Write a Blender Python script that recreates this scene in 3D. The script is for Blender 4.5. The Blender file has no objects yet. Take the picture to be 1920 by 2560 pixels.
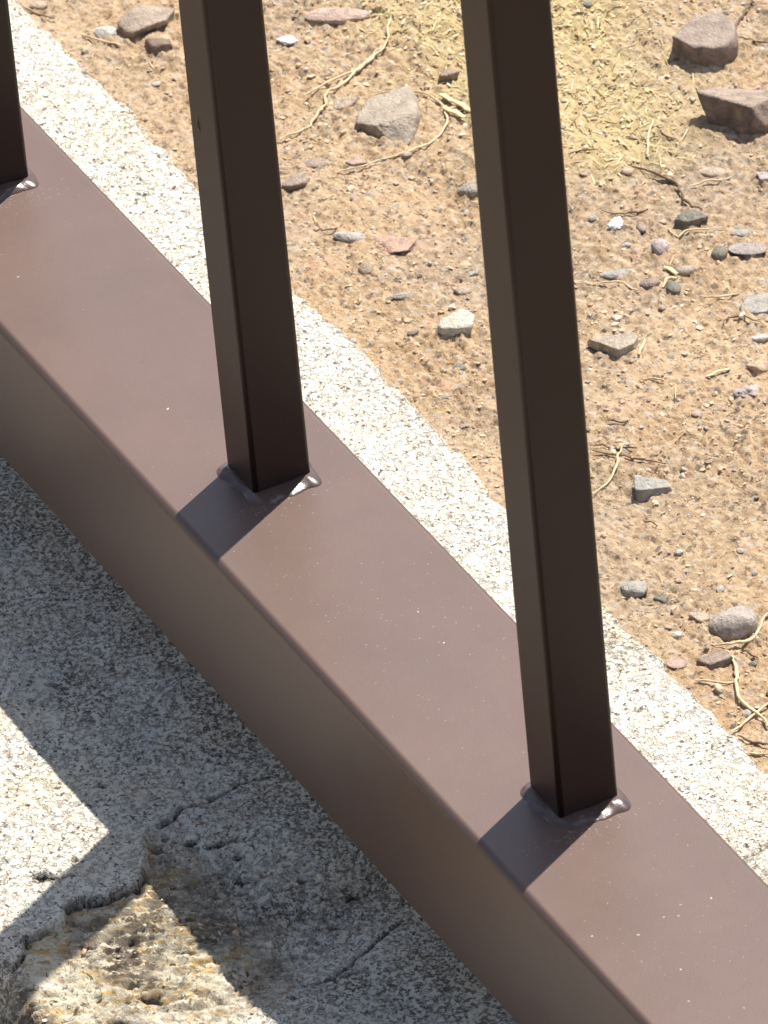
import bpy, bmesh, math, random
import numpy as np
from mathutils import Vector, Matrix
random.seed(7)
SC = bpy.context.scene
C = SC.collection
MM = 0.001
H0 = 56.8            # height of the bottom rail's top face above the kerb, mm; kerb top is z = 0

# ---------------------------------------------------------------- camera, sky, sun, exposure
cd = bpy.data.cameras.new('camera'); cam = bpy.data.objects.new('camera', cd); C.objects.link(cam)
cam.location = (1.57399, -0.71038, 1.26434 + H0 * MM)
cam.rotation_euler = (0.9641542, 0.0797309, 1.0958812)
cd.sensor_fit = 'AUTO'; cd.sensor_width = 36; cd.lens = 396.97
cd.clip_start = 0.05; cd.clip_end = 400
cd.dof.use_dof = True; cd.dof.focus_distance = 2.27; cd.dof.aperture_fstop = 120
SC.camera = cam
SX, SY = 0.2717, -0.4965           # horizontal run of a sun ray per unit of drop
el = math.atan(1 / math.hypot(SX, SY)); az = math.atan2(-SX, -SY)
W = bpy.data.worlds.new('World'); SC.world = W; W.use_nodes = True
nt = W.node_tree; bg = nt.nodes['Background']
sky = nt.nodes.new('ShaderNodeTexSky'); sky.sky_type = 'NISHITA'; sky.sun_disc = False
sky.sun_elevation = el; sky.sun_rotation = az; sky.altitude = 600; sky.dust_density = 1.5
hs = nt.nodes.new('ShaderNodeHueSaturation'); hs.inputs['Saturation'].default_value = .72
nt.links.new(sky.outputs[0], hs.inputs['Color']); nt.links.new(hs.outputs[0], bg.inputs[0]); bg.inputs[1].default_value = 0.102
sd = bpy.data.lights.new('sun', 'SUN'); sd.energy = 4.4; sd.angle = math.radians(0.53); sd.color = (1, .955, .88)
sun = bpy.data.objects.new('sun', sd); C.objects.link(sun)
sun.rotation_euler = Vector((-SX, -SY, 1)).to_track_quat('Z', 'Y').to_euler(); sun.location = (-1, 2, 4)
SC.view_settings.view_transform = 'Standard'; SC.view_settings.look = 'None'
SC.view_settings.exposure = 0.78; SC.view_settings.gamma = 1; SC.view_settings.use_curve_mapping = False

# ---------------------------------------------------------------- helpers
def tag(o, label=None, cat=None, group=None, kind=None):
    for k, v in (('label', label), ('category', cat), ('group', group), ('kind', kind)):
        if v: o[k] = v
    return o
def link(name, me, mat=None, parent=None, loc=(0, 0, 0)):
    o = bpy.data.objects.new(name, me); C.objects.link(o); o.location = loc
    if mat and me and not me.materials: me.materials.append(mat)
    if parent: o.parent = parent
    return o
def mesh(name, v, f, smooth=True):
    me = bpy.data.meshes.new(name); me.from_pydata([tuple(p) for p in v], [], [tuple(q) for q in f]); me.update()
    if smooth: me.polygons.foreach_set('use_smooth', [True] * len(me.polygons))
    return me
def fastmesh(name, V, Q, smooth=True):
    """V (n,3) float, Q (m,k) int"""
    me = bpy.data.meshes.new(name); n, (m, k) = len(V), Q.shape
    me.vertices.add(n); me.vertices.foreach_set('co', np.ascontiguousarray(V, np.float32).ravel())
    me.loops.add(m * k); me.loops.foreach_set('vertex_index', Q.astype(np.int32).ravel())
    me.polygons.add(m); me.polygons.foreach_set('loop_start', np.arange(0, m * k, k, dtype=np.int32))
    me.polygons.foreach_set('use_smooth', np.full(m, smooth))
    me.update(calc_edges=True); me.validate()
    return me
def fattr(me, name, a):
    at = me.attributes.new(name, 'FLOAT', 'POINT'); at.data.foreach_set('value', np.ascontiguousarray(a, np.float32).ravel())

def _h(ix, iy, seed):
    n = (ix.astype(np.int64) * 374761393 + iy.astype(np.int64) * 668265263 + seed * 1442695041) & 0xffffffff
    n = ((n ^ (n >> 13)) * 1274126177) & 0xffffffff
    return ((n ^ (n >> 16)) & 0xffff) / 65535.0
def vn(x, y, seed=0):
    x = np.asarray(x, float); y = np.asarray(y, float)
    ix = np.floor(x); iy = np.floor(y); fx = x - ix; fy = y - iy
    fx = fx * fx * fx * (fx * (fx * 6 - 15) + 10); fy = fy * fy * fy * (fy * (fy * 6 - 15) + 10)
    a = _h(ix, iy, seed); b = _h(ix + 1, iy, seed); c = _h(ix, iy + 1, seed); d = _h(ix + 1, iy + 1, seed)
    return (a + (b - a) * fx + (c - a) * fy + (a - b - c + d) * fx * fy) * 2 - 1
def fbm(x, y, seed=0, octv=4, gain=.5):
    s = 0; a = 1; t = 0; c, sn = .8, .6
    for i in range(octv):
        s = s + a * vn(x, y, seed + i * 17); t += a; a *= gain
        x, y = (c * x - sn * y) * 2.03 + 11.3, (sn * x + c * y) * 2.03 - 4.7
    return s / t
def cell(x, y, seed=0):
    """distance to the nearest jittered point, second nearest, and the cell's random number"""
    ix = np.floor(x); iy = np.floor(y); d1 = np.full(np.shape(x), 9.); d2 = d1.copy(); r = np.zeros(np.shape(x))
    for i in (-1, 0, 1):
        for j in (-1, 0, 1):
            cx = ix + i; cy = iy + j
            px = cx + _h(cx, cy, seed); py = cy + _h(cx, cy, seed + 5)
            d = np.hypot(px - x, py - y); n = d < d1
            d2 = np.where(n, d1, np.minimum(d2, d)); r = np.where(n, _h(cx, cy, seed + 9), r); d1 = np.where(n, d, d1)
    return d1, d2, r
def sst(a, b, x):
    t = np.clip((x - a) / (b - a), 0, 1); return t * t * (3 - 2 * t)
def seg_dist(x, y, pts):
    best = np.full(np.shape(x), 1e9)
    for (ax, ay), (bx, by) in zip(pts[:-1], pts[1:]):
        dx, dy = bx - ax, by - ay
        t = np.clip(((x - ax) * dx + (y - ay) * dy) / (dx * dx + dy * dy), 0, 1)
        best = np.minimum(best, np.hypot(x - ax - t * dx, y - ay - t * dy))
    return best
def inside(x, y, poly):
    r = np.zeros(np.shape(x), bool); n = len(poly)
    for i in range(n):
        ax, ay = poly[i]; bx, by = poly[(i + 1) % n]
        if ay == by: continue
        c = ((ay > y) != (by > y)) & (x < (bx - ax) * (y - ay) / (by - ay) + ax)
        r ^= c
    return r

# ---------------------------------------------------------------- node helpers
class N:
    def __init__(s, name):
        s.m = bpy.data.materials.new(name); s.m.use_nodes = True; s.t = s.m.node_tree
        s.b = s.t.nodes['Principled BSDF']; s.out = s.t.nodes['Material Output']
    def n(s, typ, ins=None, **kw):
        d = s.t.nodes.new(typ)
        for k, v in kw.items(): setattr(d, k, v)
        for k, v in (ins or {}).items():
            if isinstance(v, bpy.types.NodeSocket): s.t.links.new(v, d.inputs[k])
            else: d.inputs[k].default_value = v
        return d
    def set(s, k, v):
        if isinstance(v, bpy.types.NodeSocket): s.t.links.new(v, s.b.inputs[k])
        else: s.b.inputs[k].default_value = v
    def pos(s, sc=1.0, obj=True, stretch=(1, 1, 1)):
        t = s.n('ShaderNodeTexCoord'); m = s.n('ShaderNodeMapping', {0: t.outputs['Object'], 'Scale': tuple(sc * q for q in stretch)})
        return m.outputs[0]
    def noise(s, sc, det=4, rough=.55, vec=None, dist=0):
        return s.n('ShaderNodeTexNoise', {'Vector': vec if vec is not None else s.P, 'Scale': sc, 'Detail': det, 'Roughness': rough, 'Distortion': dist}).outputs['Fac']
    def ramp(s, f, *st, mode='LINEAR'):
        r = s.n('ShaderNodeValToRGB', {0: f}); e = r.color_ramp.elements; r.color_ramp.interpolation = mode
        while len(e) < len(st): e.new(.5)
        for i, (p, c) in enumerate(st):
            e[i].position = p; e[i].color = (c, c, c, 1) if isinstance(c, (int, float)) else (*c, 1)
        return r.outputs[0]
    def mix(s, f, a, b, mode='MIX'):
        d = s.n('ShaderNodeMix', data_type='RGBA', blend_type=mode)
        for k, v in ((0, f), (6, a), (7, b)):
            if isinstance(v, bpy.types.NodeSocket): s.t.links.new(v, d.inputs[k])
            else: d.inputs[k].default_value = v if k == 0 else (*v, 1)
        return d.outputs[2]
    def math(s, op, a, b=0., c=0., clamp=False):
        d = s.n('ShaderNodeMath', {0: a, 1: b, 2: c}, operation=op, use_clamp=clamp); return d.outputs[0]
    def bump(s, h, st, dist, nrm=None):
        i = {'Height': h, 'Strength': st, 'Distance': dist}
        if nrm is not None: i['Normal'] = nrm
        return s.n('ShaderNodeBump', i).outputs[0]
    def attr(s, name): return s.n('ShaderNodeAttribute', attribute_name=name).outputs['Fac']

# ---------------------------------------------------------------- materials
def mat_paint(name, rough=.5, col=(.070, .040, .032), spec=.54, dust=.17):
    a = N(name); a.P = a.pos()
    big = a.noise(28, 3); fine = a.noise(2600, 2); mid = a.noise(420, 4, .6)
    c = a.mix(a.ramp(big, (.35, 0), (.7, 1)), col, tuple(q * 1.15 for q in col))
    c = a.mix(a.ramp(a.noise(190, 5, .7), (.4, 0), (.7, .3)), c, tuple(q * w for q, w in zip(col, (1.05, 1.3, 1.2))))
    up = a.n('ShaderNodeSeparateXYZ', {0: a.n('ShaderNodeNewGeometry').outputs['Normal']}).outputs[2]
    lie = a.ramp(up, (.86, 0), (.99, 1))                      # paler tone, only on what faces up
    d = a.math('MULTIPLY', lie, a.math('MULTIPLY', a.ramp(a.noise(60, 3, .5), (.25, .75), (.75, 1)), dust))
    c = a.mix(d, c, (.43, .285, .225)); a.set('Base Color', c)
    a.set('Roughness', a.math('ADD', a.math('MULTIPLY', mid, .06), rough - .03))
    a.set('Specular IOR Level', spec)
    nb = a.bump(fine, .10, .0003); nb = a.bump(a.noise(40, 2, .4), .12, .0012, nb); a.set('Normal', nb)
    return a.m
PAINT = mat_paint('brown_paint', .40)
BAR = mat_paint('brown_paint_shaded_bar', .42, (.025, .0145, .0125), .25)  # same paint as the rail, darkened to stand for the bars' shaded faces
WELD = mat_paint('weld_paint', .23, (.062, .038, .034), .5, .12)

def mat_kerb():
    a = N('rough_concrete'); a.P = a.pos()
    warp = a.n('ShaderNodeTexNoise', {'Vector': a.P, 'Scale': 650, 'Detail': 3})
    v = a.n('ShaderNodeVectorMath', {0: a.P, 1: a.n('ShaderNodeVectorMath', {0: warp.outputs['Color'], 'Scale': .0030}, operation='SCALE').outputs[0]}, operation='ADD').outputs[0]
    band = a.ramp(a.noise(70, 4, .6), (.35, .45), (.62, 1))
    ve = a.n('ShaderNodeTexVoronoi', {'Vector': v, 'Scale': 800}, feature='DISTANCE_TO_EDGE').outputs['Distance']
    vc = a.n('ShaderNodeTexVoronoi', {'Vector': v, 'Scale': 800})
    patch = a.noise(620, 3, .6)
    dirt = a.attr('dirt'); spall = a.attr('spall'); pit = a.attr('pit')
    base = a.mix(a.ramp(a.noise(60, 5, .6), (.35, 0), (.65, 1)), (.57, .545, .49), (.67, .62, .515))
    base = a.mix(a.ramp(a.noise(38, 4, .6), (.45, 0), (.62, .8)), base, (.62, .53, .385))
    base = a.mix(a.math('MULTIPLY', vc.outputs['Color'], .30), base, (.76, .74, .67))
    line = a.ramp(ve, (.0, 1), (.12, .5), (.22, 0))
    gate = a.ramp(patch, (.46, 0), (.54, 1))
    g2 = a.math('MULTIPLY', a.math('MULTIPLY', line, gate), a.math('MULTIPLY', band, a.math('ADD', .62, a.math('MULTIPLY', dirt, .6)), 0, True))
    base = a.mix(g2, base, (.13, .115, .10))
    spk = a.ramp(a.noise(950, 2, .5), (.61, 0), (.66, .9)); base = a.mix(spk, base, (.10, .075, .06))
    base = a.mix(a.ramp(a.noise(420, 2), (.66, 0), (.72, .6)), base, (.42, .22, .14))
    SP = a.n('ShaderNodeMapping', {0: a.P, 'Rotation': (0, 0, -math.radians(62.8)), 'Scale': (1, 1, 1)}).outputs[0]; SP = a.n('ShaderNodeMapping', {0: SP, 'Scale': (.6, 1.35, 1)}).outputs[0]
    sp = a.mix(a.ramp(a.noise(210, 8, .75, dist=1.0, vec=SP), (.38, 0), (.46, 1)), (.09, .065, .04), (.72, .62, .46))
    sp = a.mix(a.ramp(a.noise(130, 6, .7, vec=SP), (.46, 0), (.54, .85)), sp, (.72, .48, .19))
    sp = a.mix(a.ramp(a.noise(480, 6, .75, vec=SP), (.49, 0), (.53, .95)), sp, (.84, .78, .62)); sp = a.mix(a.ramp(a.noise(520, 5, .75, dist=1.0), (.56, 0), (.61, .8)), sp, (.07, .05, .035))
    crust = a.math('MULTIPLY', a.math('MULTIPLY', dirt, a.ramp(a.noise(1100, 3, .62), (.52, 0), (.56, 1))), .85, 0, True); base = a.mix(crust, base, (.045, .036, .03))
    sp = a.mix(a.math('MULTIPLY', dirt, a.ramp(a.noise(380, 7, .75, dist=.8, vec=SP), (.43, 0), (.47, 1))), sp, (.045, .032, .02))
    base = a.mix(spall, base, sp)
    base = a.mix(a.math('MULTIPLY', dirt, a.ramp(a.noise(220, 5, .7), (.35, 0), (.65, .4))), base, (.42, .35, .27))
    base = a.mix(pit, base, (.045, .035, .03))  # hollows coloured near black, their inner shade put into the colour
    a.set('Base Color', base); a.set('Roughness', .93); a.set('Specular IOR Level', .15)
    flatc = a.math('MAXIMUM', a.ramp(ve, (0, 0), (.2, 1)), a.math('MAXIMUM', a.math('SUBTRACT', 1., gate), spall))
    hgt = a.math('ADD', flatc, a.math('MULTIPLY', a.noise(1500, 3, .6), .9))
    nb = a.bump(hgt, .8, .00035); nb = a.bump(a.noise(320, 5, .65), .5, .0012, nb); nb = a.bump(a.math('MULTIPLY', spall, a.noise(300, 8, .8, dist=1.0)), 1.0, .0009, nb); a.set('Normal', nb)
    return a.m
def mat_dirt():
    a = N('dry_dirt'); a.P = a.pos()
    c = a.mix(a.ramp(a.noise(22, 5, .6), (.35, 0), (.65, 1)), (.41, .265, .145), (.53, .375, .23))
    c = a.mix(a.ramp(a.noise(17, 4, .6), (.46, 0), (.62, .65)), c, (.40, .305, .215))
    c = a.mix(a.math('MULTIPLY', a.attr('dark_soil'), a.ramp(a.noise(70, 4, .6), (.3, .4), (.6, 1))), c, (.30, .225, .155))
    c = a.mix(a.ramp(a.noise(55, 5, .65), (.52, 0), (.66, .5)), c, (.42, .32, .235))
    c = a.mix(a.ramp(a.noise(90, 5, .7), (.56, 0), (.68, .5)), c, (.52, .31, .215))
    c = a.mix(a.ramp(a.noise(500, 5, .75), (.46, 0), (.64, .7)), c, (.70, .54, .36))
    c = a.mix(a.ramp(a.noise(620, 4, .7), (.56, 0), (.63, .8)), c, (.14, .09, .06))
    vc = a.n('ShaderNodeTexVoronoi', {'Vector': a.P, 'Scale': 900, 'Randomness': 1})
    sep = a.n('ShaderNodeSeparateColor', {0: vc.outputs['Color']})
    c = a.mix(a.ramp(sep.outputs[0], (.90, 0), (.93, .6)), c, (.50, .45, .38))
    c = a.mix(a.ramp(sep.outputs[1], (.94, 0), (.96, .6)), c, (.12, .11, .10))
    c = a.mix(a.math('MULTIPLY', a.attr('straw'), .5), c, (.64, .51, .24))
    a.set('Base Color', c); a.set('Roughness', .95); a.set('Specular IOR Level', .12)
    nb = a.bump(a.noise(1300, 4, .7), .7, .0005); nb = a.bump(a.noise(300, 7, .78, vec=a.pos(1, stretch=(.8, 1.3, 1))), 1.0, .0011, nb); a.set('Normal', nb)
    return a.m
TONES = dict(greybrown=(0.37, 0.29, 0.23), redbrown=(.19, .115, .085), white=(0.75, 0.75, 0.68), tan=(0.59, 0.46, 0.34), greytan=(0.44, 0.38, 0.30),
    pink=(0.56, 0.38, 0.32), lilac=(0.61, 0.52, 0.54), mauve=(.25, .18, .16), palegrey=(0.50, 0.50, 0.46), salmon=(0.57, 0.32, 0.23), grey=(0.33, 0.32, 0.28),
    brown=(0.33, 0.23, 0.16), maroon=(.17, .115, .095), darkgrey=(0.16, 0.18, 0.15), bluegrey=(0.37, 0.39, 0.39), mauveblue=(0.35, 0.32, 0.34),
    orange=(0.68, 0.48, 0.29), roundgrey=(0.45, 0.41, 0.39), cream=(0.75, 0.75, 0.61))
PALE_TOP = dict(maroon=1.0, mauve=.75, roundgrey=.8, bluegrey=.6, greybrown=.5, redbrown=.12, darkgrey=.15, greytan=.55, cream=.8, grey=.4)  # how much paler each tone's upward faces get
def mat_stone(t, c):
    c = tuple(.72 * q + .28 * w for q, w in zip(c, (.44, .35, .26)))
    a = N('stone_' + t); a.P = a.pos()
    dk = tuple(q * .55 for q in c); lt = tuple(min(.8, q * 1.35 + .03) for q in c)
    k = a.mix(a.ramp(a.noise(260, 6, .65, dist=.6), (.3, 0), (.7, 1)), dk, lt)
    k = a.mix(a.ramp(a.noise(420, 4, .6), (.58, 0), (.68, .6)), k, (.42, .31, .20))
    k = a.mix(a.ramp(a.noise(1400, 3), (.62, 0), (.7, .6)), k, tuple(q * .3 for q in c))
    a.set('Base Color', k); a.set('Roughness', .85); a.set('Specular IOR Level', .25)
    up = a.n('ShaderNodeSeparateXYZ', {0: a.n('ShaderNodeNewGeometry').outputs['Normal']}).outputs[2]
    k = a.mix(a.math('MULTIPLY', a.ramp(up, (.45, 0), (.85, PALE_TOP.get(t, .45))), a.ramp(a.noise(330, 5, .7), (.35, .3), (.6, 1))), k, tuple(min(.8, q * .5 + w) for q, w in zip(c, (.36, .29, .23)))); a.set('Base Color', k)
    nb = a.bump(a.noise(1800, 4, .7), .8, .0006); nb = a.bump(a.noise(450, 5, .68), .8, .0008, nb); a.set('Normal', nb)
    return a.m
SM = {t: mat_stone(t, c) for t, c in TONES.items()}
def mat_simple(name, c, rough=.8, island=0, sss=None, c2=None):
    a = N(name); a.P = a.pos()
    k = a.mix(a.ramp(a.noise(500, 4), (.3, 0), (.7, 1)), tuple(q * .75 for q in c), tuple(min(.9, q * 1.2) for q in c))
    if c2:
        g = a.n('ShaderNodeNewGeometry').outputs['Random Per Island']
        r = a.n('ShaderNodeValToRGB', {0: g}); e = r.color_ramp.elements; r.color_ramp.interpolation = 'CONSTANT'
        while len(e) < len(c2): e.new(.5)
        for i, q in enumerate(c2): e[i].position = i / len(c2); e[i].color = (*q, 1)
        k = a.mix(.85, k, r.outputs[0])
    a.set('Base Color', k); a.set('Roughness', rough); a.set('Specular IOR Level', .3)
    a.set('Normal', a.bump(a.noise(1500, 3, .6), .5, .0004))
    return a.m
STRAW = mat_simple('dry_straw', (.60, .48, .30), .6)
TWIG = mat_simple('dark_twig', (.17, .115, .075), .85)
CHIP = mat_simple('straw_chip', (.68, .57, .30), .55)
GRAVEL = mat_simple('gravel_bits', (.50, .37, .25), .9, c2=[(.56, .40, .26), (.50, .36, .24), (.62, .47, .32), (.40, .33, .26), (.54, .39, .26), (.66, .54, .40), (.30, .25, .20), (.58, .40, .28), (.42, .38, .33), (.66, .54, .38)])
CHAFF = mat_simple('chaff', (.6, .45, .2), .6, c2=[(.66, .54, .28), (.46, .34, .16), (.60, .52, .33), (.36, .27, .16), (.50, .38, .18), (.58, .47, .24), (.64, .58, .42), (.28, .20, .12)])
SCRAP = mat_simple('white_scrap', (.86, .86, .84), .25)
DUST = mat_simple('dust_flecks', (.52, .43, .38), .7)

STONES = [
 ('large grey brown slab stone at the upper left touching a reddish stone', -376.6, 114.2, 11.9, 10.3, 3.6, 'greybrown', 'a'),
 ('dark reddish brown stone just below the large slab at upper left', -365.8, 112.5, 7.1, 6.0, 3.0, 'redbrown', 'a'),
 ('small white stone with a dry grass blade under it at upper left', -379.4, 105.5, 5.4, 5.1, 2.4, 'white', 'r'),
 ('pale stone cut by the top edge beside the leftmost bar', -397.0, 97.4, 4.4, 2.8, 1.5, 'tan', 'r'),
 ('big flat grey wedge shaped stone ringed by a curved straw', -309.9, 140.3, 12.9, 17.2, 3.4, 'greytan', 'a'),
 ('flat pink stone sunk in the dirt at the top between the bars', -356.2, 151.3, 13.6, 5.2, 1.4, 'pink', 'r'),
 ('small lilac chip below the flat pink stone', -349.1, 148.7, 2.7, 1.2, 0.8, 'lilac', 'r'),
 ('mauve stone right beside the middle bar halfway up', -299.3, 112.2, 6.6, 5.6, 2.4, 'mauve', 'a'),
 ('pale grey oblong pebble lying beside the flat salmon stone', -273.6, 113.0, 8.8, 3.3, 1.6, 'palegrey', 'r'),
 ('flat salmon coloured stone next to a pale oblong pebble', -266.0, 118.5, 9.5, 6.7, 1.0, 'salmon', 'a'),
 ('grey pebble half hidden behind the right bar', -275.0, 141.9, 5.3, 3.4, 2.1, 'grey', 'r'),
 ('small round brown pebble below the salmon stone', -261.1, 109.8, 3.2, 3.6, 1.6, 'brown', 'r'),
 ('brown pebble at the edge of the straw near the right bar', -319.4, 160.1, 4.6, 3.1, 2.1, 'brown', 'a'),
 ('low mauve stone below left of the wedge shaped stone', -304.7, 119.5, 6.1, 4.0, 1.2, 'mauve', 'r'),
 ('pale pink chip just below the wedge shaped stone', -299.2, 126.8, 4.8, 2.9, 1.2, 'pink', 'a'),
 ('off white crumbly chip left of the wedge shaped stone', -323.2, 136.4, 5.6, 3.5, 1.1, 'tan', 'a'),
 ('mauve topped angular stone in the upper right corner area', -297.0, 211.8, 13.6, 13.2, 5.4, 'mauve', 'a'),
 ('largest stone at right edge with pale top and dark maroon side', -268.2, 207.0, 20.8, 12.3, 6.2, 'maroon', 'a'),
 ('long pale pebble lying above a thin twig at right', -254.0, 191.4, 8.8, 4.3, 1.8, 'tan', 'r'),
 ('dark grey green stone at the end of the crooked brown twig', -240.1, 177.3, 7.5, 4.5, 2.7, 'darkgrey', 'a'),
 ('small bluish grey pebble right of the dark green stone', -230.4, 184.3, 4.8, 2.9, 1.4, 'bluegrey', 'r'),
 ('flat mauve blue stone near the right edge', -223.8, 182.1, 8.3, 5.2, 1.0, 'mauveblue', 'r'),
 ('grey green pebble left of the flat mauve blue stone', -225.8, 176.4, 3.6, 3.9, 1.6, 'darkgrey', 'r'),
 ('lilac white knobbly pebble below the white scrap', -233.9, 166.5, 3.9, 5.1, 2.7, 'lilac', 'r'),
 ('pinkish white chip on the right edge beside the long pale pebble', -245.4, 197.9, 3.4, 3.1, 1.0, 'lilac', 'a'),
 ('small mauve pebble right of the shining white scrap', -243.5, 167.0, 2.2, 3.9, 1.1, 'mauve', 'r'),
 ('grey tan pebble behind the short straw chip at right', -223.8, 167.0, 4.9, 3.2, 1.5, 'greytan', 'r'),
 ('long bluish grey pebble close to the right bar', -229.3, 153.9, 8.2, 2.8, 1.2, 'bluegrey', 'r'),
 ('pinkish grey pebble between the long bluish pebble and the straw', -222.5, 157.8, 4.6, 2.5, 1.4, 'mauve', 'r'),
 ('dark green grey pebble lying on a straw chip', -218.8, 161.5, 3.2, 4.4, 1.9, 'darkgrey', 'r'),
 ('flat blue grey stone cut by the right edge', -204.3, 174.2, 8.1, 8.2, 1.0, 'bluegrey', 'a'),
 ('bright bluish white pebble on the right edge', -192.7, 167.9, 4.8, 2.4, 1.2, 'white', 'r'),
 ('orange tan stone on the right edge', -182.2, 161.8, 4.9, 3.8, 2.2, 'orange', 'a'),
 ('grey tan triangular stone right of the right bar with straw beside it', -205.1, 139.8, 9.9, 7.5, 2.2, 'greytan', 'a'),
 ('slim mauve pebble under the grey tan triangular stone', -203.5, 137.0, 4.8, 1.7, 1.2, 'mauve', 'r'),
 ('whitish knobbly clump near the right edge', -175.3, 156.5, 7.8, 4.9, 2.3, 'lilac', 'k'),
 ('bluish grey stone with a dark underside in the middle right', -156.1, 122.8, 8.7, 5.5, 3.1, 'bluegrey', 'a'),
 ('round grey stone with a pale bumpy top near the lower right', -101.6, 111.9, 9.7, 8.1, 4.8, 'roundgrey', 'r'),
 ('small pale chip left of the round grey stone', -107.4, 107.4, 4.3, 3.5, 1.7, 'tan', 'a'),
 ('smooth blue grey pebble just above the kerb by the right bar', -124.1, 101.2, 5.6, 5.0, 2.2, 'bluegrey', 'r'),
 ('grey green chip right of the smooth blue grey pebble', -118.6, 104.4, 3.2, 2.2, 1.3, 'darkgrey', 'a'),
 ('tiny white pebble between the kerb and the round grey stone', -105.2, 100.9, 2.2, 2.1, 1.3, 'white', 'r'),
 ('rough mauve stone below the round grey stone', -92.5, 103.0, 7.5, 5.9, 2.2, 'mauve', 'a'),
 ('flat pink stone against the kerb edge at lower right', -96.5, 96.2, 4.1, 4.8, 0.8, 'pink', 'r'),
 ('tiny dark pebble right of the rough mauve stone', -88.0, 108.9, 2.0, 1.3, 1.0, 'darkgrey', 'r'),
 ('creamy white angular stone with a dark underside left of the right bar', -231.4, 116.0, 8.3, 7.7, 4.2, 'cream', 'a'),
 ('thin grey pebble in the dirt above the creamy angular stone', -248.3, 112.2, 5.6, 1.8, 1.1, 'palegrey', 'r'),
 ('tiny dark chip left of the creamy angular stone', -234.7, 107.4, 2.6, 1.6, 1.0, 'darkgrey', 'a'),
 ('off white chip directly above the creamy angular stone', -242.8, 123.5, 3.9, 2.7, 1.4, 'tan', 'a'),
 ('dark grey pebble below the creamy angular stone', -217.9, 109.7, 3.1, 2.8, 1.2, 'darkgrey', 'r'),
 ('small flat grey chip near the kerb between the two right bars', -209.8, 101.9, 2.9, 1.6, 0.7, 'grey', 'r'),
]
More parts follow.
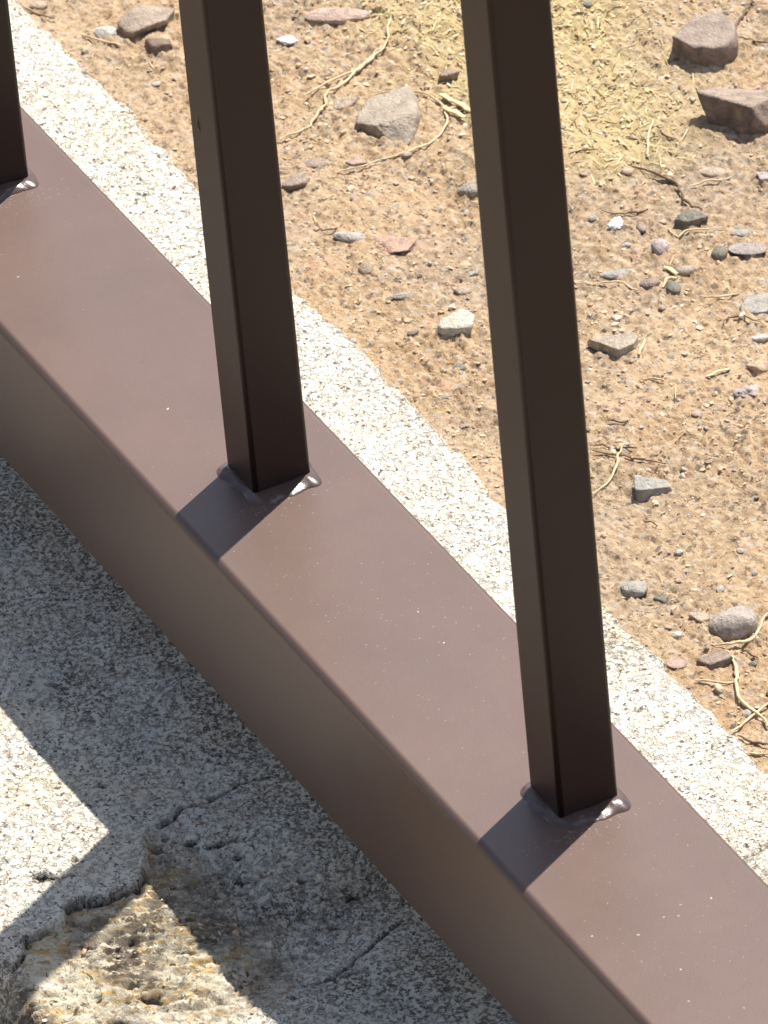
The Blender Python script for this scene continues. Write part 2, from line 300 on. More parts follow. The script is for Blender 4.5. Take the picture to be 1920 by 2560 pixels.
STEMS = [
 ('long straw running up to the right above the wedge shaped stone', 'straw', [(-330.6, 130.3), (-332.9, 141.7), (-336.5, 149.6), (-338.6, 154.0), (-349.1, 161.3)], 0.68),
 ('straw lying from the middle bar up beside the long straw', 'straw', [(-317.3, 117.5), (-318.6, 124.8), (-321.9, 129.0), (-324.4, 131.9), (-328.0, 134.1), (-330.0, 138.5), (-336.8, 149.1), (-339.9, 154.5)], 0.68),
 ('thin curved straw looping round the wedge shaped stone', 'straw', [(-323.2, 141.9), (-321.1, 148.7), (-316.0, 152.5), (-309.1, 153.5), (-302.4, 150.3), (-298.4, 146.0), (-296.3, 139.2), (-297.1, 133.3), (-297.3, 126.9), (-298.3, 121.8)], 0.51),
 ('small hooked stem above the pale oblong pebble', 'twig', [(-283.6, 108.9), (-279.7, 109.1), (-278.4, 111.0), (-280.0, 114.3)], 0.30),
 ('thick yellow straw chip touching the right bar', 'chip', [(-313.9, 154.7), (-309.1, 156.0), (-302.7, 157.6)], 1.28),
 ('second thick straw chip just under the yellow one', 'chip', [(-308.7, 153.2), (-302.1, 154.9)], 1.28),
 ('dark twig slanting down at the top right corner', 'twig', [(-307.3, 228.9), (-305.0, 225.6), (-300.1, 220.7)], 0.60),
 ('thin dark twig running off the right edge near the top', 'twig', [(-297.2, 220.1), (-294.7, 222.2), (-290.9, 224.6)], 0.34),
 ('upright looking pale straw in the dirt left of the largest stone', 'straw', [(-279.7, 189.3), (-274.3, 185.4), (-268.7, 181.5)], 0.68),
 ('short dark twig crossing behind the pale straw', 'twig', [(-277.9, 181.8), (-275.1, 184.3), (-273.4, 187.5)], 0.34),
 ('thin twig close beside the right bar below the straw litter', 'twig', [(-277.6, 167.6), (-276.7, 170.4), (-275.7, 173.4)], 0.34),
 ('crooked brown twig leading down to the dark green stone', 'twig', [(-266.3, 177.0), (-261.7, 179.2), (-255.1, 181.7), (-249.9, 180.2), (-246.2, 180.4), (-242.6, 181.0)], 0.68),
 ('brown twig lying under the long pale pebble', 'straw', [(-252.0, 183.6), (-251.1, 187.6), (-250.1, 193.0)], 0.43),
 ('short dark twig just above the white scrap', 'twig', [(-249.5, 166.3), (-249.8, 169.2), (-249.7, 171.9)], 0.51),
 ('hair thin stem left of the white scrap', 'twig', [(-253.7, 162.9), (-251.8, 164.9), (-249.5, 166.3)], 0.26),
 ('wavy straw below the dark green stone', 'straw', [(-239.8, 171.6), (-236.1, 171.8), (-236.7, 175.3), (-233.7, 182.5)], 0.43),
 ('short twig sloping down left of the largest stone', 'twig', [(-275.2, 188.5), (-269.4, 189.8)], 0.34),
 ('pale rectangular straw chip above the dark green grey pebble', 'chip', [(-227.0, 163.7), (-222.8, 164.7)], 1.11),
 ('pale bent straw in front of the dark green grey pebble', 'straw', [(-219.8, 159.3), (-222.2, 162.0), (-222.6, 164.4)], 0.77),
 ('arched straw right of the right bar under the long pebble', 'straw', [(-227.9, 147.4), (-225.7, 153.0), (-221.4, 154.5)], 0.43),
 ('dark bent stem near the flat blue grey stone', 'twig', [(-200.9, 163.7), (-203.1, 166.7), (-201.2, 169.0), (-196.9, 171.3)], 0.38),
 ('short pale straw beside the triangular stone', 'straw', [(-199.1, 142.5), (-204.4, 147.1)], 0.77),
 ('thin straw below the triangular stone', 'straw', [(-192.5, 139.0), (-190.8, 141.1), (-187.9, 142.9)], 0.38),
 ('short bright straw left of the orange tan stone', 'chip', [(-185.1, 151.3), (-185.3, 154.1), (-185.2, 156.9)], 0.68),
 ('faint straw lying level below the flat blue grey stone', 'straw', [(-213.9, 165.3), (-211.1, 168.6), (-210.4, 172.9)], 0.43),
 ('short dark stem in the bare dirt right of the right bar', 'twig', [(-182.1, 126.2), (-180.4, 127.6), (-180.2, 129.6)], 0.43),
 ('dark twig poking out from behind the right bar', 'twig', [(-175.5, 118.7), (-173.2, 122.4), (-169.8, 126.5)], 0.43),
 ('longer root like twig under the dark one by the right bar', 'twig', [(-173.9, 117.8), (-168.2, 123.5), (-165.4, 125.7), (-162.6, 129.5)], 0.43),
 ('slim straw standing out diagonally beside the right bar', 'straw', [(-160.6, 111.4), (-164.8, 117.9), (-169.7, 121.9), (-174.4, 125.5)], 0.51),
 ('tiny dark twig above the smooth blue grey pebble', 'twig', [(-148.1, 115.9), (-145.9, 116.6), (-142.8, 116.6)], 0.34),
 ('level straw at the kerb edge in the lower right', 'straw', [(-89.6, 96.4), (-86.4, 99.1), (-84.3, 102.8)], 0.51),
 ('thick pale straw curving down to the lower right edge', 'straw', [(-92.2, 106.4), (-89.3, 105.7), (-84.9, 103.4), (-78.9, 101.0), (-73.0, 100.9), (-65.7, 100.7)], 0.85),
 ('straw crossing the thick pale one near the kerb', 'straw', [(-74.0, 105.3), (-71.8, 100.5), (-69.1, 93.9)], 0.60),
 ('curved straw wrapping under the round grey stone', 'straw', [(-103.1, 121.3), (-96.8, 113.9), (-95.7, 109.3), (-97.7, 104.8)], 0.68),
 ('brown twig below the crossed straws at the right edge', 'twig', [(-67.2, 94.3), (-63.4, 95.6), (-60.5, 97.8)], 0.51),
 ('lowest brown twig at the right edge by the kerb', 'straw', [(-61.6, 92.5), (-57.9, 96.4)], 0.51),
 ('short dark twig under the round grey stone', 'twig', [(-94.1, 109.6), (-92.4, 110.3), (-89.1, 111.1)], 0.43),
 ('dry grass blade lying under the small white stone', 'straw', [(-381.6, 100.5), (-376.9, 102.6), (-371.9, 106.2)], 0.51),
 ('thin dark twig at the top left beside the leftmost bar', 'twig', [(-399.0, 91.9), (-397.1, 93.8), (-390.0, 98.4)], 0.43),
]

# ---------------------------------------------------------------- height fields (mm in, mm out)
X_KERB = (-4000, 4000)
LEDGE = [(-104, -12), (-100.2, -22.4), (-94.3, -24.4), (-89.0, -28.4), (-86.5, -30.5), (-86.2, -34.1), (-85.4, -37.2), (-87.8, -40.9), (-88.2, -43.8), (-84.7, -48.1), (-82.3, -52.7), (-82.2, -57.2), (-77.5, -60.5), (-74.0, -63.0)]
SPALL = LEDGE + [(-70, -75), (-46, -75), (-34, -50), (-26, -36), (-31, -24), (-36, -17), (-40, -6), (-47, 6), (-56, 15), (-68, 12), (-80, 2), (-92, -6)]
CRACKS = [[(-46, 8), (-43.7, 2.7), (-42.8, 0.5), (-41.2, -2.5), (-40.3, -5.2), (-38.6, -7.2), (-38.0, -9.9), (-36.9, -12.2), (-37.3, -14.6), (-38.5, -17.6)],
          [(-25, 72.5), (-27.2, 74.4), (-27.5, 76.3), (-28.7, 80.1), (-27.6, 84), (-29, 92)],
          [(-104, -12), (-103, -6), (-105.4, 2), (-104, 8)]]
PITS = [(-119.6, -22.3, 1.1), (-96.9, -43.9, 2.4), (-99.5, -45.4, 1.4), (-82.4, -22.3, 1.3), (-53, -43.9, 1.9), (-49.5, -53, 2.2), (-54, -4, 1.8), (-57, -1, 1.1), (-78, -12, 1.5), (-60, 4, 1.6), (-84, -9, 1.1), (-70, -2, 1.2), (-90, -10, 1.8), (-62, -31, 1.4), (-94, -15, 1.5)]
rp = random.Random(3)
for _ in range(150): PITS.append((rp.uniform(-400, 20), rp.uniform(-70, 86), rp.uniform(.28, .75)))
def kerb_edges(x):
    far = 92.3 + 1.6 * fbm(x / 38, x * 0 + .5, 3, 3) + 1.5 * fbm(x / 7, x * 0 + 2.5, 5, 3) + .5 * fbm(x / 1.6, x * 0, 8, 2)
    near = -65.5 + 1.5 * fbm(x / 30, x * 0 + 7.5, 13, 3) + .8 * fbm(x / 5, x * 0 + 3.5, 15, 3)
    return near, far
def kerb_h(x, y, full=False):
    near, far = kerb_edges(x)
    z = .9 * fbm(x / 60, y / 60, 21, 3) + .40 * fbm(x / 6, y / 6, 22, 3) + .10 * fbm(x / 1.3, y / 1.3, 24, 2)
    d1, d2, r = cell(x / 1.9, y / 1.9, 31)
    z = z + .20 * (sst(0, .3, d2 - d1) - 1) * sst(-.2, .4, fbm(x / 9, y / 9, 33, 3))
    pit = np.zeros(np.shape(x))
    for px, py, pr in PITS:
        if px < -400 or px > 40: continue
        m = (np.abs(x - px) < 3 * pr) & (np.abs(y - py) < 3 * pr)
        if not m.any(): continue
        d = np.hypot(((x[m] - px) * .457 + (y[m] - py) * .889) * .75, ((y[m] - py) * .457 - (x[m] - px) * .889) * 1.5) * (1 + .8 * fbm(x[m] / pr, y[m] / pr, 41, 3))
        q = 1 - sst(pr * .5, pr, d); pit[m] = np.maximum(pit[m], q)
    z = z - pit * 1.5
    wx = x + 1.3 * fbm(x / 4, y / 4, 51, 3); wy = y + 1.3 * fbm(x / 4, y / 4, 52, 3)
    ins = inside(wx, wy, SPALL)
    dl = seg_dist(wx, wy, LEDGE); db = seg_dist(wx, wy, SPALL[len(LEDGE) - 1:] + [SPALL[0]])
    dep = np.where(ins, sst(0, 1.0, dl) * sst(0, 16, db), 0)
    rough = 1.9 * fbm((x * .46 + y * .89) / 12, (-x * .89 + y * .46) / 6, 61, 5, .66) + 1.1 * (1 - np.abs(fbm((x * .46 + y * .89) / 4.2, (-x * .89 + y * .46) / 2.0, 66, 4, .6)) * 2.4)
    groove = np.where(ins, np.exp(-(dl / .75) ** 2), 0) * sst(-.35, .15, fbm(x / 5, y / 5, 68, 2)) * sst(-66, -60, y)
    lip = np.where(ins, 0, np.exp(-dl / 1.2) * .3)
    z = z + dep * (-2.6 + rough) + lip - 2.6 * groove; pit = np.maximum(pit, groove)  # groove is coloured near black too, shade of the undercut ledge
    for c in CRACKS:
        d = seg_dist(wx * .35 + x * .65, wy * .35 + y * .65, c); q = np.exp(-(d / .28) ** 2); z = z - 1.4 * q; pit = np.maximum(pit, .9 * q)
    e = np.minimum(far - y, y - near)
    z = z - 1.6 * np.exp(-np.clip(e, 0, 99) / 1.3) - np.clip(-e, 0, 30) * 2.4
    if full:
        spall = np.clip(np.where(ins, sst(0, 1.2, dl) * sst(0, 7, db), 0) * 1.0, 0, 1); y0 = y
        rail_speckle = np.exp(-((y - 11 - 5 * fbm(x / 14, y / 14, 71, 3)) / 9) ** 2) * .95 + .3 * np.exp(-((y + 8) / 12) ** 2)  # darker speckled band along the kerb beneath the rail
        dirt = rail_speckle + .55 * sst(.25, .6, fbm(x / 26, y / 18, 73, 4)) + np.exp(-np.clip(far - y, 0, 99) / (1.6 + 1.4 * fbm(x / 8, x * 0 + 3, 75, 3))) * .7 + sst(-61, -65, y) * .9 + (.10 + .75 * sst(-.05, .45, fbm(x / 11, y / 11, 77, 4))) * sst(30, 20, y) * (.25 + .75 * sst(-30, -12, y + 5 * fbm(x / 12, y / 12, 78, 2)))  # soil at both edges; middle speckle follows the rail's shadow, shade put into colour
        for a_, b_, c_, w_ in ((-73, -40, 10, 1.3), (-66, -24, 7, 1.1), (-63, -44, 5, .9), (-52, -50, 5, .7), (-80, -28, 5, .7)):
            dirt = dirt + w_ * spall * np.exp(-((x - a_) ** 2 + (y - b_) ** 2) / c_ ** 2) * (.75 + .6 * fbm(x / 3, y / 3, 79, 3))
        spall = spall * (.10 + .90 * sst(-12, -26, y + 7 * fbm(x / 7, y / 7, 83, 4)) * sst(-34, -50, x + 8 * fbm(x / 8, y / 8, 85, 4)))  # spall colours kept to the sunlit part, so the sun's edge is painted in
        return z, np.clip(pit + np.where(ins, .9 * sst(.25, .5, -rough / 2.2) * dep, 0), 0, 1), spall, np.clip(dirt, 0, 1)
    return z
def dirt_h(x, y):
    z = -5.0 + 2.2 * fbm(x / 75, y / 60, 101, 3) + 1.1 * fbm(x / 19, y / 15, 104, 4, .55)
    m0 = sst(-.3, .3, fbm(x / 40, y / 30, 128, 2))
    z = z + (.55 + .7 * m0) * np.abs(fbm(x / 7.5, y / 4.6, 110, 5, .65)) * 2 - .4 - .8 * np.exp(-(fbm(x / 5.5, y / 3.5, 145, 4, .6) / .05) ** 2) * sst(-.1, .3, fbm(x / 24, y / 17, 148, 2))
    m = sst(-.25, .35, fbm(x / 30, y / 26, 121, 3))
    d1, d2, r = cell(x / 3.1, y / 2.6, 131); z = z + m * (.65 * r) * np.clip(1 - (d1 / .55) ** 2, 0, 1)
    d1, d2, r = cell(x / 1.4, y / 1.25, 133); z = z + (.1 + .9 * m) * (.42 * r) * np.clip(1 - (d1 / .6) ** 2, 0, 1)
    z = z + .22 * fbm(x / 1.1, y / .9, 137, 2)
    near, far = kerb_edges(x)
    g = np.exp(-np.clip(y - far, 0, 99) / 7); z = z * (1 - g) + g * (np.minimum(z, -3.2) * .5 - 1.4)
    return z
def ground_h(x, y):
    near, far = kerb_edges(x); z = dirt_h(x, y)
    z = np.where(y < 0, z - 5, z)
    under = sst(-1, -4, y - far) * sst(1, 4, y - near)
    return z * (1 - under) + under * -40
def ground_banked(x, y):
    z = ground_h(x, y)
    for i, (l_, sx_, sy_, wid, dep, thick, t_, k_) in enumerate(STONES):
        R_ = .5 * (wid * dep) ** .5; m = (np.abs(x - sx_) < wid + 5) & (np.abs(y - sy_) < wid + 5)
        if not m.any(): continue
        c, s_ = math.cos(IMG), math.sin(IMG); u = (x[m] - sx_) * c + (y[m] - sy_) * s_; v = -(x[m] - sx_) * s_ + (y[m] - sy_) * c
        d = np.hypot(u / (wid * .5), v / (dep * .5)) + .25 * fbm(x[m] / 3, y[m] / 3, 150 + i, 3)
        z[m] = z[m] + min(thick * .30, 1.3) * np.exp(-(np.clip(d - .9, 0, 9) / .38) ** 1.5) * (.6 + .6 * fbm(x[m] / 2.2, y[m] / 2.2, 190 + i, 3))
    return z
IMG = math.radians(62.8)
def axis_coords(lo, hi, step, out_lo, out_hi, g=1.22):
    a = list(np.arange(lo, hi + step * .5, step)); s = step
    while a[-1] < out_hi: s = min(s * g, 9000); a.append(min(a[-1] + s, out_hi))
    s = step; b = [lo]
    while b[-1] > out_lo: s = min(s * g, 9000); b.append(max(b[-1] - s, out_lo))
    return np.array(b[:0:-1] + a)
def grid(name, xs, ys, hf, mat):
    X, Y = np.meshgrid(xs, ys, indexing='xy'); r = hf(X, Y); z = r[0] if isinstance(r, tuple) else r
    V = np.stack([X, Y, z], -1).reshape(-1, 3) * MM
    nx, ny = len(xs), len(ys); i = np.arange((nx - 1) * (ny - 1)); a = (i // (nx - 1)) * nx + i % (nx - 1)
    me = fastmesh(name, V, np.stack([a, a + 1, a + nx + 1, a + nx], 1)); me.materials.append(mat)
    return me, r, X, Y

# ---------------------------------------------------------------- ground and kerb
STRAW_C = [(-337, 173, 13), (-325, 186, 16), (-302, 184, 17), (-290, 168, 11), (-318, 162, 10), (-350, 160, 8), (-345, 178, 12), (-332, 198, 14), (-283, 188, 15), (-272, 178, 10)]
xs = axis_coords(-412, 28, .50, -60000, 60000); ys = axis_coords(84, 242, .50, -60000, 60000)
ys = np.array(sorted(set(ys[ys > 84]) | set(np.arange(-62, 84, 4.)) | set(np.arange(-76, -62, .7)) | set(ys[ys < 84][ys[ys < 84] < -78])))
me, z, X, Y = grid('dirt_ground', xs, ys, ground_banked, mat_dirt())
st = sum(np.exp(-(((X - a) / c) ** 2 + ((Y - b) / c) ** 2)) for a, b, c in STRAW_C)
fattr(me, 'straw', np.clip(st * (.75 + .5 * fbm(X / 5, Y / 5, 201, 3)), 0, 1))
dp = sum(w_ * np.exp(-(((X - a) / c) ** 2 + ((Y - b) / c) ** 2)) for a, b, c, w_ in ((-232, 155, 24, .9), (-262, 185, 22, .7), (-200, 118, 16, .7), (-165, 112, 14, .6), (-250, 130, 14, .5), (-300, 205, 18, .6), (-120, 105, 15, .5)))  # greyer brown patches, the soil's own colour
fattr(me, 'dark_soil', np.clip(dp * (.8 + .6 * fbm(X / 9, Y / 7, 205, 4)), 0, 1))
tag(link('dirt_ground', me), kind='structure')
xs = axis_coords(-408, 24, .46, X_KERB[0], X_KERB[1]); ys = np.concatenate([[-84, -80, -76], np.arange(-74, 98, .46), [100, 103, 106]])
me, r, X, Y = grid('concrete_kerb', xs, ys, lambda x, y: kerb_h(x, y, True), mat_kerb())
fattr(me, 'pit', r[1]); fattr(me, 'spall', r[2]); fattr(me, 'dirt', r[3])
tag(link('concrete_kerb', me), kind='structure')
def gz(x, y): return float(ground_h(np.array([float(x)]), np.array([float(y)]))[0])
def kz(x, y): return float(kerb_h(np.array([float(x)]), np.array([float(y)]))[0])

# ---------------------------------------------------------------- railing
def rounded(w, d, r, n=8):
    p = []
    for cx, cy, a0 in ((w - r, d - r, 0), (r, d - r, 90), (r, r, 180), (w - r, r, 270)):
        for i in range(n + 1):
            a = math.radians(a0 + 90 * i / n); p.append((cx + r * math.cos(a), cy + r * math.sin(a)))
    return p
def bar(name, w, d, r, length, axis, mat, parent, loc, segs=1, n=8):
    P = rounded(w, d, r, n); m = len(P); V = []; F = []
    for k in range(segs + 1):
        t = length * k / segs
        for a, b in P: V.append(((a, b, t) if axis == 'Z' else (t, a, b)))
    for k in range(segs):
        for i in range(m):
            j = (i + 1) % m; q = (k * m + i, k * m + j, (k + 1) * m + j, (k + 1) * m + i); F.append(q)
    F.append(tuple(range(m))[::-1]); F.append(tuple(range(segs * m, segs * m + m)))
    me = mesh(name, [Vector(v) * MM for v in V], F)
    me.polygons[-1].use_smooth = False; me.polygons[-2].use_smooth = False
    o = link(name, me, mat, parent, tuple(q * MM for q in loc)); wm = o.modifiers.new('wn', 'WEIGHTED_NORMAL'); wm.keep_sharp = False
    return o
RW, RH, B, S, G0 = 40.55, 36.8, 12.7, 129.15, 16.46
railing = bpy.data.objects.new('metal_railing', None); C.objects.link(railing)
tag(railing, 'dark brown painted metal railing with square upright bars welded to a square bottom rail', 'railing')
bar('bottom_rail', RW, RH, 1.7, 1600, 'X', PAINT, railing, (-1080, 0, H0 - RH), 24)
bar('top_rail', RW, RH, 3.0, 1600, 'X', PAINT, railing, (-1080, 0, H0 + 860), 4)
for x in (-1080 - 50, 520):
    bar('post', 50, 50, 3.5, 960, 'Z', PAINT, railing, (x, -4, -4))
def weld(seed, parent, x0):
    """lumpy fillet round the foot of a square bar; the bar's near left corner is the origin"""
    rr = random.Random(seed); ph = [rr.uniform(0, 50) for _ in range(4)]; P = []; V = []; F = []; m = 16
    c0 = rounded(B, B, 1.6, 10)
    for i in range(len(c0)):
        p, q = Vector(c0[i]), Vector(c0[(i + 1) % len(c0)]); k = max(1, int((q - p).length / .3))
        for j in range(k): P.append(p.lerp(q, j / k))
    n = len(P); s = 0; rr0 = rr.uniform(-1, 1)
    for k in range(n):
        d = P[(k + 1) % n] - P[k - 1]; nx, ny = d.y / d.length, -d.x / d.length; s += (P[k] - P[k - 1]).length if k else 0
        x, y = P[k]; a = math.cos(2 * math.pi * k / n); b = math.sin(2 * math.pi * k / n)
        w = 1.5 + 1.6 * max(0, nx) ** 2 + (1.6 + .8 * rr0) * math.exp(-((math.atan2(ny, nx) - .35) / .45) ** 2) + .7 * max(0, -ny) ** 2 + .25 * max(0, -nx)
        w += .95 * float(vn(a * 2.2 + ph[0], b * 2.2, 3)) + .08 * float(vn(a * 9 + ph[0], b * 9, 6))
        h = 1.0 + .25 * max(0, nx) + .3 * float(vn(a * 2 + ph[2], b * 2, 4)) + .05 * float(vn(a * 9 + ph[2], b * 9, 7))
        lump = .30 * float(vn(a * 5 + ph[1], b * 5, 12))
        for j in range(m):
            t = j / (m - 1); o = -.3 + (w + .3) * t
            z = h * ((1 - t ** 1.9) * (1 + lump * .3 * math.sin(math.pi * t)))
            z += .05 * float(vn(s * .9, t * 5 + ph[3], 9)) * math.sin(math.pi * t)
            V.append(Vector((x + nx * o, y + ny * o, z - (.12 if j == m - 1 else 0))) * MM)
    for k in range(n):
        for j in range(m - 1):
            a = k * m + j; b = ((k + 1) % n) * m + j; F.append((a, a + 1, b + 1, b))
    return link('weld_bead', mesh('weld_bead', V, F), WELD, parent, (x0 * MM, G0 * MM, H0 * MM))
for k in range(-4, 9):
    x0 = -k * S
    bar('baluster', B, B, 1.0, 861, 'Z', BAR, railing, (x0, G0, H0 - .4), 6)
    weld(k + 20, railing, x0)

V = []; F = []
for k in range(14):
    a = 2 * math.pi * k / 14; r = 1 + .3 * float(vn(k * .9, 2, 91)); V.append((.75 * r * math.cos(a) * (1.3 if math.sin(a) < 0 else .8) * MM, 0, 2.0 * r * math.sin(a) * MM))
V.append((0, -.3 * MM, -.5 * MM))
for k in range(14): F.append((k, (k + 1) % 14, 14))
o = link('paint_drip', mesh('paint_drip', V, F), mat_simple('dark_drip', (.012, .009, .009), .3), railing, (-125.22 * MM, (G0 - .03) * MM, 140.20 * MM)); o['label'] = 'small dark drip of paint on the middle bar'

# ---------------------------------------------------------------- dust flecks on the rail
V = []; F = []
def fleck(x, y, z, a, b, ang, th):
    c, s = math.cos(ang), math.sin(ang); i = len(V)
    for px, py in ((-a, 0), (-a * .3, -b), (a * .7, -b * .7), (a, b * .2), (a * .1, b)):
        V.append(Vector((x + c * px - s * py, y + s * px + c * py, z)) * MM)
    V.append(Vector((x, y, z + th)) * MM)
    for k in range(5): F.append((i + k, i + (k + 1) % 5, i + 5))
rd = random.Random(11)
for x, y in [(49.3, 29.0), (48.0, 23.2), (50.8, 21.2), (49.6, 18.7), (65.6, 13.7), (47.4, 4.7), (51.8, 12.1), (74.9, 10.3), (82.3, 17.9), (-51.7, 25.0), (-63.7, 25.5), (-214.5, 11.3), (-154.2, 15.8)]:
    fleck(x, y, H0 + .02, rd.uniform(.22, .42), rd.uniform(.15, .25), rd.uniform(0, 6.3), .1)
for _ in range(420):
    x = rd.choice([rd.gauss(-55, 22), rd.gauss(50, 25), rd.uniform(-400, 90)]); y = rd.uniform(4, 38)
    if any(-1.5 < (x + k * S) < B + 5 and G0 - 4 < y < G0 + B + 4 for k in range(-2, 5)): continue
    fleck(x, y, H0 + .02, rd.uniform(.06, .2), rd.uniform(.04, .08), rd.uniform(0, 6.3), .04)
for k in range(3):
    for _ in range(90):
        x = -k * S + B + 2.5 + abs(rd.gauss(0, 3.5)); y = G0 + 4 + rd.gauss(0, 7)
        if 1 < y < 38: fleck(x, y, H0 + .02, rd.uniform(.08, .32), rd.uniform(.03, .07), .9 + rd.gauss(0, .5), .03)
tag(link('dust_flecks', mesh('dust_flecks', V, F, False), DUST), 'pale dust flecks scattered on the brown bottom rail', 'dust', kind='stuff')

# ---------------------------------------------------------------- stones
def ico(sub):
    bm = bmesh.new(); bmesh.ops.create_icosphere(bm, subdivisions=sub, radius=1)
    v = np.array([q.co[:] for q in bm.verts]); f = np.array([[w.index for w in q.verts] for q in bm.faces]); bm.free(); return v, f
ICO = {s: ico(s) for s in (1, 2, 3, 4, 5)}
def n3(P, sc, seed):
    x, y, z = (P * sc).T; return (vn(x + z * .7, y - z * .6, seed) + vn(y + 5, z + x * .5, seed + 1) + vn(z - 3, x + .4 * y, seed + 2)) / 3
def stone_pts(kind, seed, sub):
    v, f = ICO[sub]; rg = np.random.RandomState(seed)
    if kind == 'a':
        K = rg.normal(size=(11, 3)); K[2:8, 2] *= .3; K /= np.linalg.norm(K, axis=1)[:, None]
        K[:2] = [[.12 * rg.normal(), .12 * rg.normal(), .98], [0, 0, -1]]; d = rg.uniform(.5, 1.0, 11); d[0] = .5; d[1] = .6
        r = np.min(np.where(v @ K.T > .05, d / np.maximum(v @ K.T, .05), 9), axis=1); r = np.minimum(r, 1.3)
        r = r * (1 + .07 * n3(v, 2.5, seed) + .03 * n3(v, 7, seed + 7) + .015 * n3(v, 18, seed + 3))
    elif kind == 'k':
        r = .8 + .28 * np.abs(n3(v, 3.5, seed)) * 2 + .1 * n3(v, 9, seed + 2)
    else:
        K = rg.normal(size=(7, 3)); K /= np.linalg.norm(K, axis=1)[:, None]; d = rg.uniform(.8, 1.05, 7)
        r = 1 / (np.sum(np.where(v @ K.T > .05, (np.maximum(v @ K.T, .05) / d) ** 7, 0), axis=1) + .7) ** (1 / 7)
        r = r * (1 + .09 * n3(v, 1.8, seed) + .04 * n3(v, 5, seed + 7) + .015 * n3(v, 15, seed + 3))
    P = v * r[:, None]; P -= (P.max(0) + P.min(0)) / 2; P /= (P.max(0) - P.min(0)) / 2
    return P, f
IMG = math.radians(62.8)
for i, (label, x, y, wid, dep, thick, tone, kind) in enumerate(STONES):
    P, f = stone_pts(kind, 300 + i * 7, 5 if wid > 8.5 else (4 if wid > 4 else 3))
    P = P * np.array([wid, dep, thick * (1.5 if wid > 9 else 1.25)]) * (.54 if wid > 9 else .5)
    name = 'pebble' if 'pebble' in label else ('stone_chip' if 'chip' in label else 'stone')
    o = link(name, fastmesh(name, P * MM, f), SM[tone], None, (x * MM, y * MM, (gz(x, y) + thick * (.34 if wid > 9 and kind == 'a' else .20)) * MM))
    rr = random.Random(i); o.rotation_euler = (math.radians(rr.uniform(-8, 8)), math.radians(rr.uniform(-9, 9)), IMG + math.radians(rr.uniform(-10, 10)))
    tag(o, label[:1].lower() + label[1:], name.replace('stone_', '').replace('_', ' ') if name != 'stone_chip' else 'stone chip')

# small loose pebbles, each one a thing; nothing tells them apart
rp = random.Random(5); used = [(s[1], s[2], s[3]) for s in STONES]; cnt = 0
protos = []
for tone in ('grey', 'tan', 'mauve', 'darkgrey', 'palegrey', 'brown', 'pink'):
    for q in range(2):
        P, f = stone_pts('a' if q else 'r', 900 + len(protos), 2); me = fastmesh('loose_pebble', P * .5 * MM, f, q == 0); me.materials.append(SM[tone]); protos.append((tone, me))
WORD = dict(grey='grey', tan='tan', mauve='mauve', darkgrey='dark grey', palegrey='pale grey', brown='brown', pink='pink')
while cnt < 110:
    # along the strip of dirt that the photograph shows
    t = rp.random(); x = -400 + 415 * t; y = rp.uniform(97, 228 - 150 * max(0, (x + 300) / 315))
    d = rp.choice([1.2, 1.5, 1.8, 2.2, 2.8]) * rp.uniform(.8, 1.2)
    if any(math.hypot(x - a, y - b) < (c + d) * .5 + .5 for a, b, c in used): continue
    used.append((x, y, d)); cnt += 1
    tone, me = rp.choice(protos)
    o = bpy.data.objects.new('loose_pebble', me); C.objects.link(o)
    o.location = (x * MM, y * MM, (gz(x, y) + d * .12) * MM); o.scale = (d, d * rp.uniform(.6, 1), d * rp.uniform(.35, .6)); o.rotation_euler = (rp.uniform(-.3, .3), rp.uniform(-.3, .3), rp.uniform(0, 6.3))
    tag(o, 'tiny loose %s pebble half sunk in the dry dirt beyond the kerb' % WORD[tone], 'pebble', 'tiny loose %s pebbles in the dirt' % WORD[tone])

# gravel and crumbs that nobody could count: one mesh
def scatter(n, seed, place, size, flat, sub=1, hf=None):
    v, f = ICO[sub]; rg = np.random.RandomState(seed); Vs = []; Fs = []; base = 0
    XY = place(n, rg); z = (hf or ground_h)(XY[:, 0], XY[:, 1])
    for i in range(len(XY)):
        s = size(rg); P = v * (1 + .28 * rg.normal(size=(len(v), 1))) * np.array([s, s * rg.uniform(.5, 1), s * rg.uniform(*flat)]) * .5
        a = rg.uniform(0, 6.3); c, sn = math.cos(a), math.sin(a)
        P = np.stack([P[:, 0] * c - P[:, 1] * sn, P[:, 0] * sn + P[:, 1] * c, P[:, 2]], 1) + [XY[i, 0], XY[i, 1], z[i] + s * .08]
        Vs.append(P); Fs.append(f + base); base += len(v)
    return np.concatenate(Vs) * MM, np.concatenate(Fs)
def place_dirt(n, rg):
    x = rg.uniform(-420, 30, n * 4); y = rg.uniform(95, 240, n * 4)
    k = (y < 240 - 155 * np.clip((x + 300) / 320, 0, 1)) & (rg.uniform(size=n * 4) < .25 + .75 * sst(-.25, .3, fbm(x / 26, y / 22, 121, 3)))
    return np.stack([x[k], y[k]], 1)[:n]
V_, F_ = scatter(5200, 1, place_dirt, lambda r: min(.35 + r.exponential(.35), 1.8), (.4, .8))
me = fastmesh('gravel', V_, F_, False); tag(link('gravel', me, GRAVEL), 'fine gravel and dirt crumbs on the ground beyond the kerb', 'gravel', kind='stuff')
def place_kerb(n, rg):
    x = rg.uniform(-100, -30, n * 3); y = rg.uniform(-72, 12, n * 3); k = inside(x, y, SPALL); return np.stack([x[k], y[k]], 1)[:n]

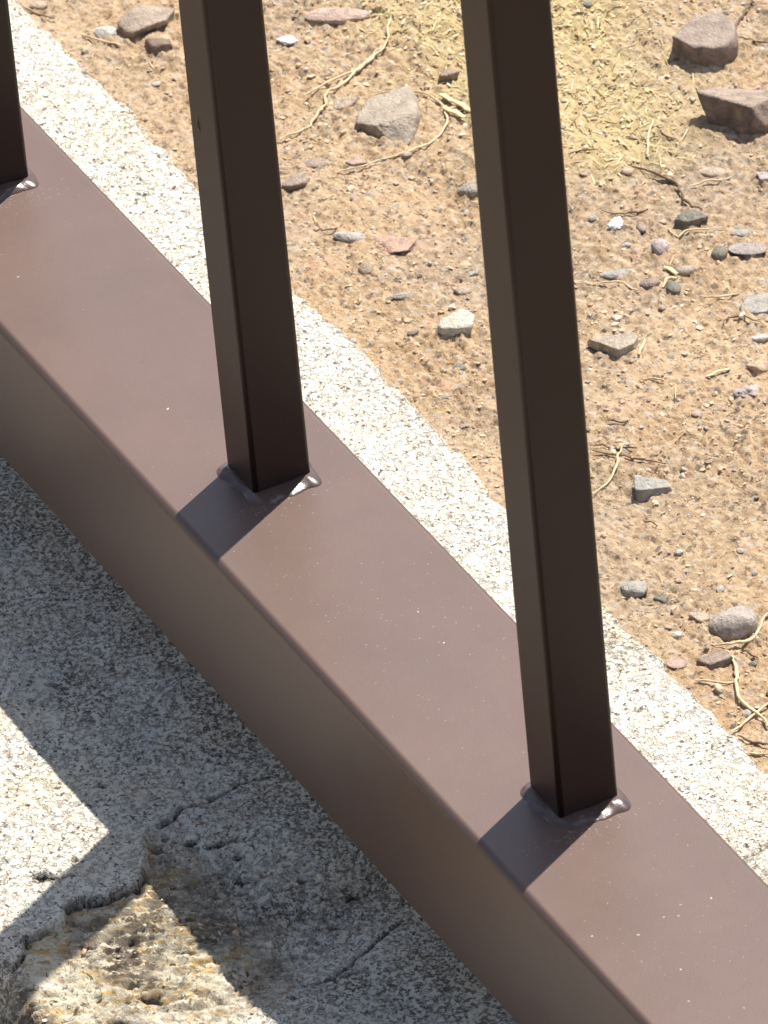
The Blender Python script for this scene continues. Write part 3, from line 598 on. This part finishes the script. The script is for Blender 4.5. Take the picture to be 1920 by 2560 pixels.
def place_edge(n, rg):
    x = rg.uniform(-410, 20, n); near, far = kerb_edges(x); return np.stack([x, far + rg.normal(.6, 1.5, n)], 1)
A_ = scatter(1500, 2, place_edge, lambda r: min(.22 + r.exponential(.22), 1.1), (.4, .8), hf=lambda x, y: np.maximum(kerb_h(x, y), ground_h(x, y)))
B_ = scatter(420, 3, place_kerb, lambda r: min(.25 + r.exponential(.35), 1.8), (.4, .9), hf=kerb_h)
me = fastmesh('sand_grains', np.concatenate([A_[0], B_[0]]), np.concatenate([A_[1], B_[1] + len(A_[0])]), False)
tag(link('sand_grains', me, GRAVEL), 'loose sand grains and crumbs lying on the concrete kerb and along its far edge', 'sand', kind='stuff')

# straw litter
rg = np.random.RandomState(4); Vs = []; Fs = []; base = 0
def flake(x, y, z, L, w, a, tx, ty):
    global base
    c, s = math.cos(a), math.sin(a); pts = []
    for u, hw in ((-.5, .25), (-.2, .5), (.25, .45), (.5, .15)):
        for sd in (-1, 1):
            px, py = u * L, sd * hw * w; pz = z + px * tx + py * ty + .12 * w * (1 - abs(u) * 2)
            pts.append((x + c * px - s * py, y + s * px + c * py, pz))
    t = .09
    allp = pts + [(a_, b_, c_ - t) for a_, b_, c_ in pts]
    q = [(0, 1, 3, 2), (2, 3, 5, 4), (4, 5, 7, 6), (8, 10, 11, 9), (10, 12, 13, 11), (12, 14, 15, 13), (0, 2, 10, 8), (2, 4, 12, 10), (4, 6, 14, 12), (1, 9, 11, 3), (3, 11, 13, 5), (5, 13, 15, 7), (0, 8, 9, 1), (6, 7, 15, 14)]
    Vs.extend(allp); Fs.extend([[i + base for i in k] for k in q]); base += 16
pos = []
for a, b, c in STRAW_C:
    n = int(c * c * (1.7 if a < -285 else .9))
    pos += list(zip(rg.normal(a, c * .75, n), rg.normal(b, c * .75, n)))
pos += list(zip(rg.uniform(-400, 20, 900), rg.uniform(96, 236, 900)))
pos = np.array([p for p in pos if p[1] > 95]); zz = ground_h(pos[:, 0], pos[:, 1])
for (x, y), z in zip(pos, zz):
    L = min(.35 + rg.exponential(1.5), 11); w = rg.uniform(.16, .8) * (1 if L < 1.4 else .42)
    flake(x, y, z + rg.uniform(-.15, .45), L, w, rg.uniform(0, 6.3), rg.normal(0, .22), rg.normal(0, .3))
me = fastmesh('straw_litter', np.array(Vs) * MM, np.array(Fs), False); tag(link('straw_litter', me, CHAFF), 'yellow straw chaff littering the dirt behind the right bar', 'straw litter', kind='stuff')

# ---------------------------------------------------------------- single stems
def smooth_line(P, n=6):
    P = [Vector(p) for p in P]; P = [P[0] * 2 - P[1]] + P + [P[-1] * 2 - P[-2]]; out = []
    for i in range(1, len(P) - 2):
        for k in range(n):
            t = k / n; a, b, c, d = P[i - 1:i + 3]
            out.append(.5 * ((2 * b) + (c - a) * t + (2 * a - 5 * b + 4 * c - d) * t * t + (3 * b - a - 3 * c + d) * t ** 3))
    return out + [P[-2]]
def tube(name, pts, rad, mat, sides=7, flat=1.0):
    V = []; F = []; n = len(pts)
    for i, p in enumerate(pts):
        d = (pts[min(i + 1, n - 1)] - pts[max(i - 1, 0)]).normalized(); s = d.cross(Vector((0, 0, 1))).normalized(); u = s.cross(d)
        r = rad * (.55 + .45 * math.sin(math.pi * min(1, max(0, (i + .6) / n)))) if flat == 1 else rad
        r *= 1 + .35 * float(vn(i * .9, 3.3, 77))
        for k in range(sides):
            a = 2 * math.pi * k / sides; V.append((p + s * math.cos(a) * r + u * math.sin(a) * r * flat) * MM)
    for i in range(n - 1):
        for k in range(sides):
            F.append((i * sides + k, i * sides + (k + 1) % sides, (i + 1) * sides + (k + 1) % sides, (i + 1) * sides + k))
    F.append(tuple(range(sides))); F.append(tuple(range((n - 1) * sides, n * sides))[::-1])
    return link(name, mesh(name, V, F), mat)
for i, (label, kind, pts, th) in enumerate(STEMS):
    rr = random.Random(50 + i); P = smooth_line([(x, y, 0) for x, y in pts]); n = len(P)
    zs = [gz(p.x, p.y) for p in P]
    for k, p in enumerate(P):
        lo = zs[max(0, k - 4):k + 5]; p.z = .5 * max(lo) + .5 * sum(lo) / len(lo) + th * .5 + (.5 + .5 * math.sin(k * .5 + i)) * (.5 if kind != 'chip' else .2)
        p.x += .38 * float(vn(k * .6, i, 81)); p.y += .38 * float(vn(k * .6, i, 83))
    m = dict(straw=STRAW, twig=TWIG, chip=CHIP)[kind]
    o = tube(dict(straw='dry_straw', twig='twig', chip='straw_chip')[kind], P, th * .5, m, 7, .45 if kind == 'chip' else 1.0)
    tag(o, label, dict(straw='straw', twig='twig', chip='straw chip')[kind])

# ---------------------------------------------------------------- two white scraps
def scrap(label, x, y, sx, sy, sz, seed, mat):
    P, f = stone_pts('k', seed, 4); P = P * np.array([sx, sy, sz]) * .5
    P[:, 2] += .25 * sz * vn(P[:, 0] * .8, P[:, 1] * .8, seed)
    o = link('plastic_scrap', fastmesh('plastic_scrap', P * MM, f), mat, None, (x * MM, y * MM, (gz(x, y) + sz * .3) * MM)); o.rotation_euler[2] = IMG - .5
    tag(o, label, 'scrap')
scrap('crumpled white scrap lying in the dirt right of the middle bar near the top', -353.3, 137.5, 5.0, 3.6, 1.4, 5, SCRAP)
scrap('small gleaming white scrap in the dirt right of the right bar', -246.9, 162.7, 3.2, 4.2, 1.6, 8, SCRAP)
